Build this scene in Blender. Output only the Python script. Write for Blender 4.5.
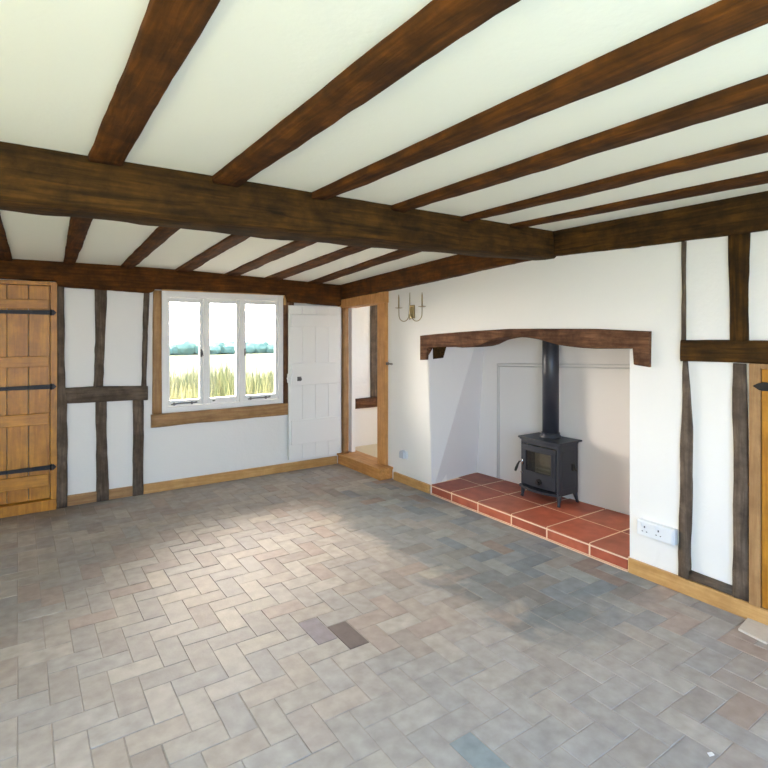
import bpy, bmesh, math, random
from mathutils import Vector, noise

for o in list(bpy.data.objects):
    bpy.data.objects.remove(o)
SC = bpy.context.scene
COL = SC.collection

# ------------------------------------------------------------------ camera
cam_d = bpy.data.cameras.new('camera')
cam_d.sensor_width = 36.0
cam_d.lens = 538.0 / 768.0 * 36.0
cam_d.shift_y = -(384.0 - 331.5) / 768.0
cam_d.clip_start = 0.02
cam_d.clip_end = 300
cam = bpy.data.objects.new('camera', cam_d)
COL.objects.link(cam)
cam.location = (0, 0, 1.6)
cam.rotation_euler = (math.radians(90), 0, math.radians(-34.2))
SC.camera = cam

# ------------------------------------------------------------------ world / exposure
SC.view_settings.view_transform = 'Standard'
SC.view_settings.look = 'None'
SC.view_settings.gamma = 1.0
SC.view_settings.exposure = 0.10
SC.view_settings.use_curve_mapping = False
SC.cycles.max_bounces = 16
SC.cycles.diffuse_bounces = 10
SC.cycles.transparent_max_bounces = 16

world = bpy.data.worlds.new('sky')
SC.world = world
world.use_nodes = True
wn = world.node_tree
for n in list(wn.nodes):
    wn.nodes.remove(n)
w_out = wn.nodes.new('ShaderNodeOutputWorld')
w_bg = wn.nodes.new('ShaderNodeBackground')
w_tc = wn.nodes.new('ShaderNodeTexCoord')
w_sp = wn.nodes.new('ShaderNodeSeparateXYZ')
w_rp = wn.nodes.new('ShaderNodeValToRGB')
wn.links.new(w_tc.outputs['Generated'], w_sp.inputs[0])
wn.links.new(w_sp.outputs['Z'], w_rp.inputs[0])
# hazy sun-lit half of the sky to the north (+Y, beyond the window), clear blue half behind the camera
w_mr = wn.nodes.new('ShaderNodeMapRange')
w_mr.inputs['From Min'].default_value = 0.0
w_mr.inputs['From Max'].default_value = 0.55
wn.links.new(w_sp.outputs['Y'], w_mr.inputs['Value'])
w_mx = wn.nodes.new('ShaderNodeMix'); w_mx.data_type = 'RGBA'
wn.links.new(w_mr.outputs[0], w_mx.inputs[0])
wn.links.new(w_rp.outputs['Color'], w_mx.inputs[6])
w_mx.inputs[7].default_value = (6.4, 5.6, 4.95, 1)
wn.links.new(w_mx.outputs[2], w_bg.inputs['Color'])
wn.links.new(w_bg.outputs[0], w_out.inputs[0])
cr = w_rp.color_ramp
cr.elements[0].position = 0.0
cr.elements[0].color = (0.60, 0.65, 0.72, 1)
cr.elements[1].position = 0.75
cr.elements[1].color = (0.18, 0.36, 0.72, 1)
e = cr.elements.new(0.16)
e.color = (0.30, 0.50, 0.76, 1)
w_bg.inputs['Strength'].default_value = 10.0


def window_light(name, loc, rot, sx, sy, power, color):
    d = bpy.data.lights.new(name, 'AREA')
    d.shape = 'RECTANGLE'
    d.size, d.size_y = sx, sy
    d.energy = power
    d.color = color
    o = bpy.data.objects.new(name, d)
    COL.objects.link(o)
    o.location = loc
    o.rotation_euler = rot
    return o


def portal(name, loc, rot, sx, sy):
    o = window_light(name, loc, rot, sx, sy, 1, (1, 1, 1))
    o.data.cycles.is_portal = True
    return o


R = math.radians
# openings through which the day enters: back window, two windows behind the camera, lobby window
portal('portal_back', (1.84, 5.98, 1.4), (R(-90), 0, 0), 1.30, 1.22)
portal('portal_rear', (0.6, -1.52, 1.35), (R(90), 0, 0), 2.2, 1.3)
portal('portal_left', (-2.42, 0.5, 1.35), (0, R(-90), 0), 1.3, 1.8)
portal('portal_lobby', (4.90, 5.2, 1.525), (0, R(90), 0), 0.45, 0.9)
# daylight of the two windows behind the camera: skylight coming down, garden light coming up
window_light('rear_window_sky', (0.6, -1.25, 1.50), (R(72), 0, 0), 2.1, 1.0, 60, (0.06, 0.29, 1.0))
window_light('rear_window_garden', (0.6, -1.24, 1.10), (R(122), 0, 0), 2.1, 0.7, 19, (0.90, 1.0, 0.14))
window_light('left_window_sky', (-2.15, 0.5, 1.45), (0, R(-56), 0), 1.0, 1.7, 16, (0.08, 0.34, 1.0))
window_light('left_window_garden', (-2.14, 0.5, 1.10), (0, R(-124), 0), 0.7, 1.7, 29, (1.0, 0.86, 0.16))


# ------------------------------------------------------------------ helpers
def lin(r, g, b):
    f = lambda c: (c / 255) / 12.92 if c / 255 <= 0.04045 else ((c / 255 + 0.055) / 1.055) ** 2.4
    return (f(r), f(g), f(b), 1)


def setp(o, label=None, cat=None, group=None, kind=None):
    if label: o['label'] = label
    if cat: o['category'] = cat
    if group: o['group'] = group
    if kind: o['kind'] = kind
    return o


def wloc(o):
    v = Vector(o.location)
    while o.parent:  # unseen pale slab, added to bounce daylight up to the far ceiling
        o = o.parent
        v += Vector(o.location)
    return v


def empty(name, loc, label=None, cat=None, group=None, kind=None):
    o = bpy.data.objects.new(name, None)
    o.empty_display_size = 0.1
    COL.objects.link(o)
    o.location = loc
    return setp(o, label, cat, group, kind)


def obj(name, bm, mats, parent=None, smooth=False, label=None, cat=None, group=None, kind=None, origin=None, recalc=True):
    """bm is in world coordinates"""
    if recalc:
        bmesh.ops.recalc_face_normals(bm, faces=bm.faces)
    me = bpy.data.meshes.new(name)
    xs = [v.co.x for v in bm.verts]; ys = [v.co.y for v in bm.verts]; zs = [v.co.z for v in bm.verts]
    org = Vector(origin) if origin else Vector(((min(xs) + max(xs)) / 2, (min(ys) + max(ys)) / 2, min(zs)))
    for v in bm.verts:
        v.co -= org
    bm.to_mesh(me)
    bm.free()
    if not isinstance(mats, (list, tuple)):
        mats = [mats]
    for m in mats:
        me.materials.append(m)
    if smooth:
        for p in me.polygons:
            p.use_smooth = True
    o = bpy.data.objects.new(name, me)
    COL.objects.link(o)
    if parent:
        o.parent = parent
        o.location = org - wloc(parent)
    else:
        o.location = org
    return setp(o, label, cat, group, kind)


def struct(name, bm, mats, **k):
    return obj(name, bm, mats, kind='structure', **k)


def box(bm, x0, x1, y0, y1, z0, z1, bev=0.0, mi=0):
    v = [bm.verts.new(c) for c in ((x0, y0, z0), (x1, y0, z0), (x1, y1, z0), (x0, y1, z0),
                                   (x0, y0, z1), (x1, y0, z1), (x1, y1, z1), (x0, y1, z1))]
    fs = [bm.faces.new([v[i] for i in q]) for q in
          ((0, 3, 2, 1), (4, 5, 6, 7), (0, 1, 5, 4), (1, 2, 6, 5), (2, 3, 7, 6), (3, 0, 4, 7))]
    for f in fs:
        f.material_index = mi
    if bev > 0:
        es = set(e for f in fs for e in f.edges)
        r = bmesh.ops.bevel(bm, geom=list(es), offset=bev, segments=2, profile=0.5, affect='EDGES')
        for f in r['faces']:
            f.material_index = mi
    return fs


def prism(bm, poly, axis, lo, hi, mi=0):
    """poly: list of (a,b) in the other two axes; X:(y,z) Y:(x,z) Z:(x,y)"""
    def mk(a, b, s):
        return {'X': (s, a, b), 'Y': (a, s, b), 'Z': (a, b, s)}[axis]
    A = [bm.verts.new(mk(a, b, lo)) for a, b in poly]
    B = [bm.verts.new(mk(a, b, hi)) for a, b in poly]
    n = len(poly)
    fs = [bm.faces.new(A), bm.faces.new(B[::-1])]
    for i in range(n):
        fs.append(bm.faces.new((A[i], A[(i + 1) % n], B[(i + 1) % n], B[i])))
    for f in fs:
        f.material_index = mi
    return fs


def tube(bm, pts, r, n=10, mi=0, cap=True):
    """tube along points, r number or list"""
    pts = [Vector(p) for p in pts]
    rr = r if isinstance(r, (list, tuple)) else [r] * len(pts)
    rings = []
    up = Vector((0.13, 0.21, 0.97)).normalized()
    for i, p in enumerate(pts):
        t = (pts[min(i + 1, len(pts) - 1)] - pts[max(i - 1, 0)]).normalized()
        u = up if abs(t.dot(up)) < 0.93 else Vector((1, 0, 0))
        a = t.cross(u).normalized()
        b = t.cross(a).normalized()
        rings.append([bm.verts.new(p + rr[i] * (math.cos(2 * math.pi * k / n) * a + math.sin(2 * math.pi * k / n) * b)) for k in range(n)])
    for i in range(len(rings) - 1):
        for k in range(n):
            f = bm.faces.new((rings[i][k], rings[i][(k + 1) % n], rings[i + 1][(k + 1) % n], rings[i + 1][k]))
            f.material_index = mi
            f.smooth = True
    if cap:
        bm.faces.new(rings[0][::-1]).material_index = mi
        bm.faces.new(rings[-1]).material_index = mi


def timber_bm(bm, axis, secs, seed=1, jit=0.004, step=0.07, ch=0.010, mi=0):
    """hewn timber: secs (s, a0, a1, b0, b1) along axis; irregular edges, worn arrises"""
    rnd = random.Random(seed)
    off = Vector((rnd.uniform(0, 50), rnd.uniform(0, 50), rnd.uniform(0, 50)))
    secs = sorted(secs)
    L = secs[-1][0] - secs[0][0]
    n = max(2, int(L / step))
    ss = sorted(set([secs[0][0] + L * i / n for i in range(n + 1)] + [q[0] for q in secs]))
    clean = [ss[0]]
    for s in ss[1:]:
        if s - clean[-1] > 0.004:
            clean.append(s)
    rings = []
    for s in clean:
        for i in range(len(secs) - 1):
            if secs[i][0] <= s <= secs[i + 1][0] + 1e-9:
                t = (s - secs[i][0]) / max(1e-9, secs[i + 1][0] - secs[i][0])
                a0, a1, b0, b1 = [secs[i][k] * (1 - t) + secs[i + 1][k] * t for k in (1, 2, 3, 4)]
        c = min(ch, (a1 - a0) * 0.3, (b1 - b0) * 0.3)
        am, bmid = (a0 + a1) / 2, (b0 + b1) / 2
        ring = [(a0 + c, b0), (am, b0), (a1 - c, b0), (a1, b0 + c), (a1, bmid), (a1, b1 - c),
                (a1 - c, b1), (am, b1), (a0 + c, b1), (a0, b1 - c), (a0, bmid), (a0, b0 + c)]
        vs = []
        for k, (a, b) in enumerate(ring):
            q = Vector((s * 3.0, k * 0.9, 0)) + off
            q2 = Vector((s * 14.0, k * 2.3, 5)) + off
            da = jit * (noise.noise(q) * 1.6 + noise.noise(q2) * 0.6)
            db = jit * (noise.noise(q + Vector((9, 3, 1))) * 1.6 + noise.noise(q2 + Vector((4, 8, 1))) * 0.6)
            a += da; b += db
            vs.append(bm.verts.new({'X': (s, a, b), 'Y': (a, s, b), 'Z': (a, b, s)}[axis]))
        rings.append(vs)
    m = 12
    for i in range(len(rings) - 1):
        for k in range(m):
            f = bm.faces.new((rings[i][k], rings[i][(k + 1) % m], rings[i + 1][(k + 1) % m], rings[i + 1][k]))
            f.material_index = mi
            f.smooth = True
    bm.faces.new(rings[0][::-1]).material_index = mi
    bm.faces.new(rings[-1]).material_index = mi


def timber(name, axis, secs, mat, seed=1, parent=None, **k):
    kw = {q: k.pop(q) for q in ('jit', 'step', 'ch') if q in k}
    bm = bmesh.new()
    timber_bm(bm, axis, secs, seed, **kw)
    return obj(name, bm, mat, parent, **k)


# ------------------------------------------------------------------ materials
def new_mat(name):
    m = bpy.data.materials.new(name)
    m.use_nodes = True
    nt = m.node_tree
    return m, nt, nt.nodes['Principled BSDF']


def simple(name, col, rough=0.6, metal=0.0, bump=0.0, bscale=60, var=0.0):
    m, nt, p = new_mat(name)
    p.inputs['Roughness'].default_value = rough
    p.inputs['Metallic'].default_value = metal
    tc = nt.nodes.new('ShaderNodeTexCoord')
    nz = nt.nodes.new('ShaderNodeTexNoise')
    nz.inputs['Scale'].default_value = bscale
    nz.inputs['Detail'].default_value = 4
    nt.links.new(tc.outputs['Object'], nz.inputs['Vector'])
    mx = nt.nodes.new('ShaderNodeMix'); mx.data_type = 'RGBA'
    mx.inputs[6].default_value = tuple(c * (1 - var) for c in col[:3]) + (1,)
    mx.inputs[7].default_value = tuple(min(1, c * (1 + var)) for c in col[:3]) + (1,)
    nt.links.new(nz.outputs['Fac'], mx.inputs[0])
    nt.links.new(mx.outputs[2], p.inputs['Base Color'])
    if bump:
        b = nt.nodes.new('ShaderNodeBump')
        b.inputs['Strength'].default_value = bump
        b.inputs['Distance'].default_value = 0.01
        nt.links.new(nz.outputs['Fac'], b.inputs['Height'])
        nt.links.new(b.outputs[0], p.inputs['Normal'])
    return m


def plaster(name, col, bump=0.35):
    m, nt, p = new_mat(name)
    p.inputs['Roughness'].default_value = 0.85
    tc = nt.nodes.new('ShaderNodeTexCoord')
    n1 = nt.nodes.new('ShaderNodeTexNoise'); n1.inputs['Scale'].default_value = 2.2; n1.inputs['Detail'].default_value = 5
    n2 = nt.nodes.new('ShaderNodeTexNoise'); n2.inputs['Scale'].default_value = 55; n2.inputs['Detail'].default_value = 3
    for n in (n1, n2):
        nt.links.new(tc.outputs['Object'], n.inputs['Vector'])
    mx = nt.nodes.new('ShaderNodeMix'); mx.data_type = 'RGBA'
    mx.inputs[6].default_value = tuple(c * 0.975 for c in col[:3]) + (1,)
    mx.inputs[7].default_value = col
    nt.links.new(n1.outputs['Fac'], mx.inputs[0])
    nt.links.new(mx.outputs[2], p.inputs['Base Color'])
    ad = nt.nodes.new('ShaderNodeMath'); ad.operation = 'MULTIPLY_ADD'
    nt.links.new(n2.outputs['Fac'], ad.inputs[0]); ad.inputs[1].default_value = 0.12
    nt.links.new(n1.outputs['Fac'], ad.inputs[2])
    b = nt.nodes.new('ShaderNodeBump'); b.inputs['Strength'].default_value = bump; b.inputs['Distance'].default_value = 0.03
    nt.links.new(ad.outputs[0], b.inputs['Height'])
    nt.links.new(b.outputs[0], p.inputs['Normal'])
    return m


WOODS = {}


def wood(kind, axis):
    key = (kind, axis)
    if key in WOODS:
        return WOODS[key]
    spec = {
        'beam': (lin(66, 38, 8), lin(112, 66, 20), lin(36, 21, 7), 0.62, 0.5),
        'bigbeam': (lin(48, 32, 8), lin(94, 62, 20), lin(26, 18, 6), 0.60, 0.6),
        'grey': (lin(86, 72, 60), lin(126, 110, 94), lin(58, 47, 40), 0.75, 0.55),
        'lintel': (lin(84, 52, 34), lin(136, 98, 70), lin(52, 30, 20), 0.7, 0.6),
        'oak': (lin(186, 128, 66), lin(214, 160, 96), lin(150, 96, 44), 0.5, 0.15),
        'door': (lin(174, 112, 24), lin(208, 146, 44), lin(112, 64, 10), 0.42, 0.25),
        'oldoak': (lin(150, 110, 66), lin(184, 144, 96), lin(112, 78, 44), 0.6, 0.3),
        'skirt': (lin(188, 142, 82), lin(214, 172, 112), lin(160, 112, 58), 0.45, 0.12),
    }[kind]
    m, nt, p = new_mat('wood_%s_%s' % (kind, axis))
    p.inputs['Roughness'].default_value = spec[3]
    if kind in ('beam', 'bigbeam', 'grey', 'lintel'):
        p.inputs['Roughness'].default_value = 0.85
        p.inputs['Specular IOR Level'].default_value = 0.2
    tc = nt.nodes.new('ShaderNodeTexCoord')
    oi = nt.nodes.new('ShaderNodeObjectInfo')
    mul = nt.nodes.new('ShaderNodeMath'); mul.operation = 'MULTIPLY'; mul.inputs[1].default_value = 37.0
    nt.links.new(oi.outputs['Random'], mul.inputs[0])
    add = nt.nodes.new('ShaderNodeVectorMath'); add.operation = 'ADD'
    nt.links.new(tc.outputs['Object'], add.inputs[0])
    nt.links.new(mul.outputs[0], add.inputs[1])
    mp = nt.nodes.new('ShaderNodeMapping')
    sc = {'X': (3.5, 45, 45), 'Y': (45, 3.5, 45), 'Z': (45, 45, 3.5)}[axis]
    mp.inputs['Scale'].default_value = sc
    nt.links.new(add.outputs[0], mp.inputs['Vector'])
    n1 = nt.nodes.new('ShaderNodeTexNoise'); n1.inputs['Scale'].default_value = 1.0; n1.inputs['Detail'].default_value = 6
    n1.inputs['Distortion'].default_value = 0.6
    nt.links.new(mp.outputs[0], n1.inputs['Vector'])
    n2 = nt.nodes.new('ShaderNodeTexNoise'); n2.inputs['Scale'].default_value = 8; n2.inputs['Detail'].default_value = 8; n2.inputs['Roughness'].default_value = 0.65
    nt.links.new(add.outputs[0], n2.inputs['Vector'])
    r1 = nt.nodes.new('ShaderNodeValToRGB')
    r1.color_ramp.elements[0].position = 0.32; r1.color_ramp.elements[0].color = spec[0]
    r1.color_ramp.elements[1].position = 0.72; r1.color_ramp.elements[1].color = spec[1]
    nt.links.new(n1.outputs['Fac'], r1.inputs[0])
    r2 = nt.nodes.new('ShaderNodeValToRGB')
    r2.color_ramp.elements[0].position = 0.38; r2.color_ramp.elements[0].color = (1, 1, 1, 1)
    r2.color_ramp.elements[1].position = 0.62; r2.color_ramp.elements[1].color = (0, 0, 0, 1)
    nt.links.new(n2.outputs['Fac'], r2.inputs[0])
    ms = nt.nodes.new('ShaderNodeMath'); ms.operation = 'MULTIPLY'
    ms.inputs[1].default_value = 0.65 if kind in ('beam', 'bigbeam', 'grey', 'lintel') else 0.4
    nt.links.new(r2.outputs[0], ms.inputs[0])
    mx = nt.nodes.new('ShaderNodeMix'); mx.data_type = 'RGBA'
    nt.links.new(ms.outputs[0], mx.inputs[0])
    nt.links.new(r1.outputs[0], mx.inputs[6])
    mx.inputs[7].default_value = spec[2]
    nt.links.new(mx.outputs[2], p.inputs['Base Color'])
    bp = nt.nodes.new('ShaderNodeBump'); bp.inputs['Strength'].default_value = spec[4]; bp.inputs['Distance'].default_value = 0.008
    nt.links.new(n1.outputs['Fac'], bp.inputs['Height'])
    nt.links.new(bp.outputs[0], p.inputs['Normal'])
    WOODS[key] = m
    return m


M_WALL = plaster('white_plaster', (0.87, 0.845, 0.80, 1))
M_CEIL = plaster('ceiling_plaster', (0.86, 0.875, 0.78, 1), 0.2)
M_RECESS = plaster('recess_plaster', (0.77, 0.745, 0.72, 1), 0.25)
M_PAINT = simple('white_paint', (0.84, 0.83, 0.80, 1), 0.4, bump=0.05)
M_IRON = simple('black_iron', (0.018, 0.015, 0.014, 1), 0.5, 0.3, 0.2, 80)
M_STOVE = simple('stove_cast_iron', (0.030, 0.033, 0.042, 1), 0.42, 0.2, 0.12, 140, 0.2)
M_PIPE = simple('flue_enamel', (0.028, 0.031, 0.042, 1), 0.36, 0.1, 0.05, 60, 0.2)
M_CHROME = simple('bright_steel', (0.62, 0.62, 0.60, 1), 0.25, 1.0)
M_PEWTER = simple('pewter', (0.20, 0.19, 0.18, 1), 0.4, 0.9)
M_BRASS = simple('aged_brass', (0.36, 0.28, 0.15, 1), 0.35, 0.9)
M_PLASTIC = simple('white_plastic', (0.82, 0.83, 0.84, 1), 0.35)
M_SLOT = simple('dark_slot', (0.05, 0.05, 0.05, 1), 0.6)
M_BRICK = simple('fire_brick', (0.62, 0.56, 0.42, 1), 0.9, bump=0.3, bscale=25, var=0.15)
M_CARPET = simple('cream_floor', (0.66, 0.58, 0.42, 1), 0.9, bump=0.1)
M_MORTAR = simple('pale_mortar', lin(236, 206, 176), 0.9, bump=0.3, bscale=90, var=0.1)


def terracotta():
    m, nt, p = new_mat('terracotta')
    p.inputs['Roughness'].default_value = 0.5
    tc = nt.nodes.new('ShaderNodeTexCoord')
    at = nt.nodes.new('ShaderNodeVertexColor'); at.layer_name = 'Col'
    nz = nt.nodes.new('ShaderNodeTexNoise'); nz.inputs['Scale'].default_value = 9; nz.inputs['Detail'].default_value = 6
    nt.links.new(tc.outputs['Object'], nz.inputs['Vector'])
    rp = nt.nodes.new('ShaderNodeValToRGB')
    rp.color_ramp.elements[0].position = 0.3; rp.color_ramp.elements[0].color = (0.72, 0.66, 0.62, 1)
    rp.color_ramp.elements[1].position = 0.75; rp.color_ramp.elements[1].color = (1.12, 1.12, 1.12, 1)
    nt.links.new(nz.outputs['Fac'], rp.inputs[0])
    mx = nt.nodes.new('ShaderNodeMix'); mx.data_type = 'RGBA'; mx.blend_type = 'MULTIPLY'; mx.inputs[0].default_value = 1
    nt.links.new(at.outputs['Color'], mx.inputs[6]); nt.links.new(rp.outputs[0], mx.inputs[7])
    nt.links.new(mx.outputs[2], p.inputs['Base Color'])
    b = nt.nodes.new('ShaderNodeBump'); b.inputs['Strength'].default_value = 0.15; b.inputs['Distance'].default_value = 0.01
    nt.links.new(nz.outputs['Fac'], b.inputs['Height']); nt.links.new(b.outputs[0], p.inputs['Normal'])
    return m


def floor_mat():
    m, nt, p = new_mat('brick_paver')
    N = nt.nodes.new; Lk = nt.links.new
    tc = N('ShaderNodeTexCoord')
    at = N('ShaderNodeVertexColor'); at.layer_name = 'Col'
    nz = N('ShaderNodeTexNoise'); nz.inputs['Scale'].default_value = 14; nz.inputs['Detail'].default_value = 7
    nb = N('ShaderNodeTexNoise'); nb.inputs['Scale'].default_value = 2.6; nb.inputs['Detail'].default_value = 6; nb.inputs['Distortion'].default_value = 0.7
    nf = N('ShaderNodeTexNoise'); nf.inputs['Scale'].default_value = 90; nf.inputs['Detail'].default_value = 3
    for n in (nz, nb, nf):
        Lk(tc.outputs['Object'], n.inputs['Vector'])
    rp = N('ShaderNodeValToRGB')
    rp.color_ramp.elements[0].position = 0.3; rp.color_ramp.elements[0].color = (0.82, 0.80, 0.78, 1)
    rp.color_ramp.elements[1].position = 0.72; rp.color_ramp.elements[1].color = (1.12, 1.12, 1.12, 1)
    Lk(nz.outputs['Fac'], rp.inputs[0])
    mx = N('ShaderNodeMix'); mx.data_type = 'RGBA'; mx.blend_type = 'MULTIPLY'; mx.inputs[0].default_value = 1
    Lk(at.outputs['Color'], mx.inputs[6]); Lk(rp.outputs[0], mx.inputs[7])
    # bluish-grey, darker tint with a noise-broken edge, running along the hearth
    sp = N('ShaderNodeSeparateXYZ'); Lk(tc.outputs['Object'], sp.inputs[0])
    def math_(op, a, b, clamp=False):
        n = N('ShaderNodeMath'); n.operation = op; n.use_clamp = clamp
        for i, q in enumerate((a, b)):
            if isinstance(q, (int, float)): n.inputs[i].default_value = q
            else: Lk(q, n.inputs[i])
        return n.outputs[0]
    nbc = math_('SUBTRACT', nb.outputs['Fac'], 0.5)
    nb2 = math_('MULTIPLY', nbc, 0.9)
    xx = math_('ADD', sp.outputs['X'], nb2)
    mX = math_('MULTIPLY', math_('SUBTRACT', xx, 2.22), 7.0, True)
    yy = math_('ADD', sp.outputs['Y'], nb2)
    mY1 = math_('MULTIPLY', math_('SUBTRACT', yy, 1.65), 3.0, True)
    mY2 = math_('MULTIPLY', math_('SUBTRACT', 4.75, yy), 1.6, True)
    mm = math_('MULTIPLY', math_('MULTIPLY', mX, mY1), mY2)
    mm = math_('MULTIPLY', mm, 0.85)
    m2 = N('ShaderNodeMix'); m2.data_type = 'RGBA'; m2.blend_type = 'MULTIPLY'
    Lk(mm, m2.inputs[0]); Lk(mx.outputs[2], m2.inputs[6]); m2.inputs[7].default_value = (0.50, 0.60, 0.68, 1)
    # browner, darker tint on the floor by the plank door
    dx = math_('MULTIPLY', math_('SUBTRACT', 0.95, xx), 1.5, True)
    dy = math_('MULTIPLY', math_('SUBTRACT', yy, 5.18), 3.0, True)
    dd = math_('MULTIPLY', math_('MULTIPLY', dx, dy), 0.85)
    m3 = N('ShaderNodeMix'); m3.data_type = 'RGBA'; m3.blend_type = 'MULTIPLY'
    Lk(dd, m3.inputs[0]); Lk(m2.outputs[2], m3.inputs[6]); m3.inputs[7].default_value = (0.55, 0.47, 0.41, 1)
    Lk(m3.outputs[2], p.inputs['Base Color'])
    rr = math_('MULTIPLY_ADD', nz.outputs['Fac'], 0.3)
    rr.node.inputs[2].default_value = 0.46
    p.inputs['Specular IOR Level'].default_value = 0.22
    Lk(rr, p.inputs['Roughness'])
    hs = math_('MULTIPLY_ADD', nf.outputs['Fac'], 0.25)
    Lk(nz.outputs['Fac'], hs.node.inputs[2])
    b = N('ShaderNodeBump'); b.inputs['Strength'].default_value = 0.35; b.inputs['Distance'].default_value = 0.006
    Lk(hs, b.inputs['Height']); Lk(b.outputs[0], p.inputs['Normal'])
    return m


def glass_mat(name, tint=(1, 1, 1, 1), refl=0.06):
    m = bpy.data.materials.new(name); m.use_nodes = True
    nt = m.node_tree
    for n in list(nt.nodes): nt.nodes.remove(n)
    o = nt.nodes.new('ShaderNodeOutputMaterial')
    t = nt.nodes.new('ShaderNodeBsdfTransparent'); t.inputs[0].default_value = tint
    g = nt.nodes.new('ShaderNodeBsdfGlossy'); g.inputs['Roughness'].default_value = 0.03
    mx = nt.nodes.new('ShaderNodeMixShader')
    lw = nt.nodes.new('ShaderNodeFresnel'); lw.inputs[0].default_value = 1.45
    ad = nt.nodes.new('ShaderNodeMath'); ad.operation = 'ADD'; ad.use_clamp = True; ad.inputs[1].default_value = refl
    nt.links.new(lw.outputs[0], ad.inputs[0]); nt.links.new(ad.outputs[0], mx.inputs[0])
    nt.links.new(t.outputs[0], mx.inputs[1]); nt.links.new(g.outputs[0], mx.inputs[2]); nt.links.new(mx.outputs[0], o.inputs[0])
    return m


M_TERRA = terracotta()
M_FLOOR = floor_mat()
M_JOINT = simple('floor_joint', lin(158, 148, 138), 0.95, bump=0.4, bscale=120, var=0.15)
M_GLASS = glass_mat('window_glass', (0.97, 0.98, 0.98, 1), 0.0)
M_SGLASS = glass_mat('stove_glass', (0.62, 0.60, 0.52, 1), 0.10)


# ------------------------------------------------------------------ dimensions
XR, YB = 3.37, 5.72          # right wall face, back wall face
XL, YR = -2.2, -1.3          # left wall, wall behind the camera


def zc(x, y):
    if y <= 2.75:
        return 2.357
    return 2.35 - (y - 2.75) / (YB - 2.75) * (0.125 + 0.07 * min(1, max(0, (x - 1.3) / 1.9)))


# ------------------------------------------------------------------ floor
def build_floor():
    rnd = random.Random(11)
    bm = bmesh.new()
    cl = bm.loops.layers.float_color.new('Col')
    ux, uy, x0, y0 = 0.1155, 0.1245, -0.0035, 2.4605
    pal = [(178, 168, 158), (170, 160, 152), (186, 176, 166), (166, 158, 152), (176, 162, 150), (180, 170, 162),
           (172, 152, 140), (160, 146, 136), (190, 178, 164), (168, 162, 158), (174, 166, 160), (172, 164, 158)]
    special = {(12, -9): (140, 150, 152), (21, -12): (162, 148, 138), (12, -1): (108, 96, 92), (11, 0): (138, 130, 134)}
    def brick(ax, bx, ay, by, i, j):
        g = 0.0016
        ax += g + rnd.uniform(-.001, .001); bx -= g + rnd.uniform(-.001, .001)
        ay += g + rnd.uniform(-.001, .001); by -= g + rnd.uniform(-.001, .001)
        z = rnd.uniform(-0.0012, 0.0004)
        tx, ty = rnd.uniform(-.0007, .0007), rnd.uniform(-.0007, .0007)
        c = 0.0022
        top = [bm.verts.new((x, y, z + sx * tx + sy * ty)) for x, y, sx, sy in
               ((ax + c, ay + c, -1, -1), (bx - c, ay + c, 1, -1), (bx - c, by - c, 1, 1), (ax + c, by - c, -1, 1))]
        low = [bm.verts.new((x, y, -0.012)) for x, y in ((ax, ay), (bx, ay), (bx, by), (ax, by))]
        mid = [bm.verts.new((x, y, z - 0.002)) for x, y in ((ax, ay), (bx, ay), (bx, by), (ax, by))]
        fs = [bm.faces.new(top)]
        for k in range(4):
            fs.append(bm.faces.new((mid[k], mid[(k + 1) % 4], top[(k + 1) % 4], top[k])))
            fs.append(bm.faces.new((low[k], low[(k + 1) % 4], mid[(k + 1) % 4], mid[k])))
        cx, cy = (ax + bx) / 2, (ay + by) / 2
        col = rnd.choice(pal)
        k = rnd.uniform(1.02, 1.11)
        if 2.7 < cx and 1.2 < cy < 4.9:      # reset pavers beside the hearth: mixed grey and pale
            col = rnd.choice([(150, 152, 156), (196, 186, 174), (176, 172, 170), (190, 172, 158), (160, 160, 162), (206, 198, 188), (186, 150, 132)])
        if cy < 2.0:
            col = tuple(q * 0.55 + w * 0.45 for q, w in zip(col, (160, 158, 156)))
        col = special.get((i, j), tuple(min(255, q * k * w) for q, w in zip(col, (.90, .915, .905))))
        if (i, j) not in special: col = tuple(q * .62 + w * .38 for q, w in zip(col, (171, 163, 159)))
        lc = lin(*col)
        for f in fs:
            for l in f.loops:
                l[cl] = lc
    for i in range(-20, 31):
        for j in range(-31, 28):
            m = (i - 1 + j) % 4
            X, Y = x0 + ux * i, y0 + uy * j
            if m == 0:
                a, b, c, d = X, X + 2 * ux, Y, Y + uy
            elif m == 2:
                a, b, c, d = X, X + ux, Y, Y + 2 * uy
            else:
                continue
            if b < XL or a > XR + 0.02 or d < YR or c > YB + 0.03:
                continue
            brick(max(a, XL - .02), min(b, XR + .02), max(c, YR - .02), min(d, YB + .03), i, j)
    q = [bm.verts.new(p) for p in ((XL - .05, YR - .05, -0.003), (XR + .1, YR - .05, -0.003), (XR + .1, YB + .1, -0.003), (XL - .05, YB + .1, -0.003))]
    f = bm.faces.new(q); f.material_index = 1
    q = [bm.verts.new(v.co + Vector((0, 0, -0.1))) for v in q]
    f = bm.faces.new(q[::-1]); f.material_index = 1
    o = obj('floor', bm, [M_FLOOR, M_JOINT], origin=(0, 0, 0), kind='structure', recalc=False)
    return o


build_floor()

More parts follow.
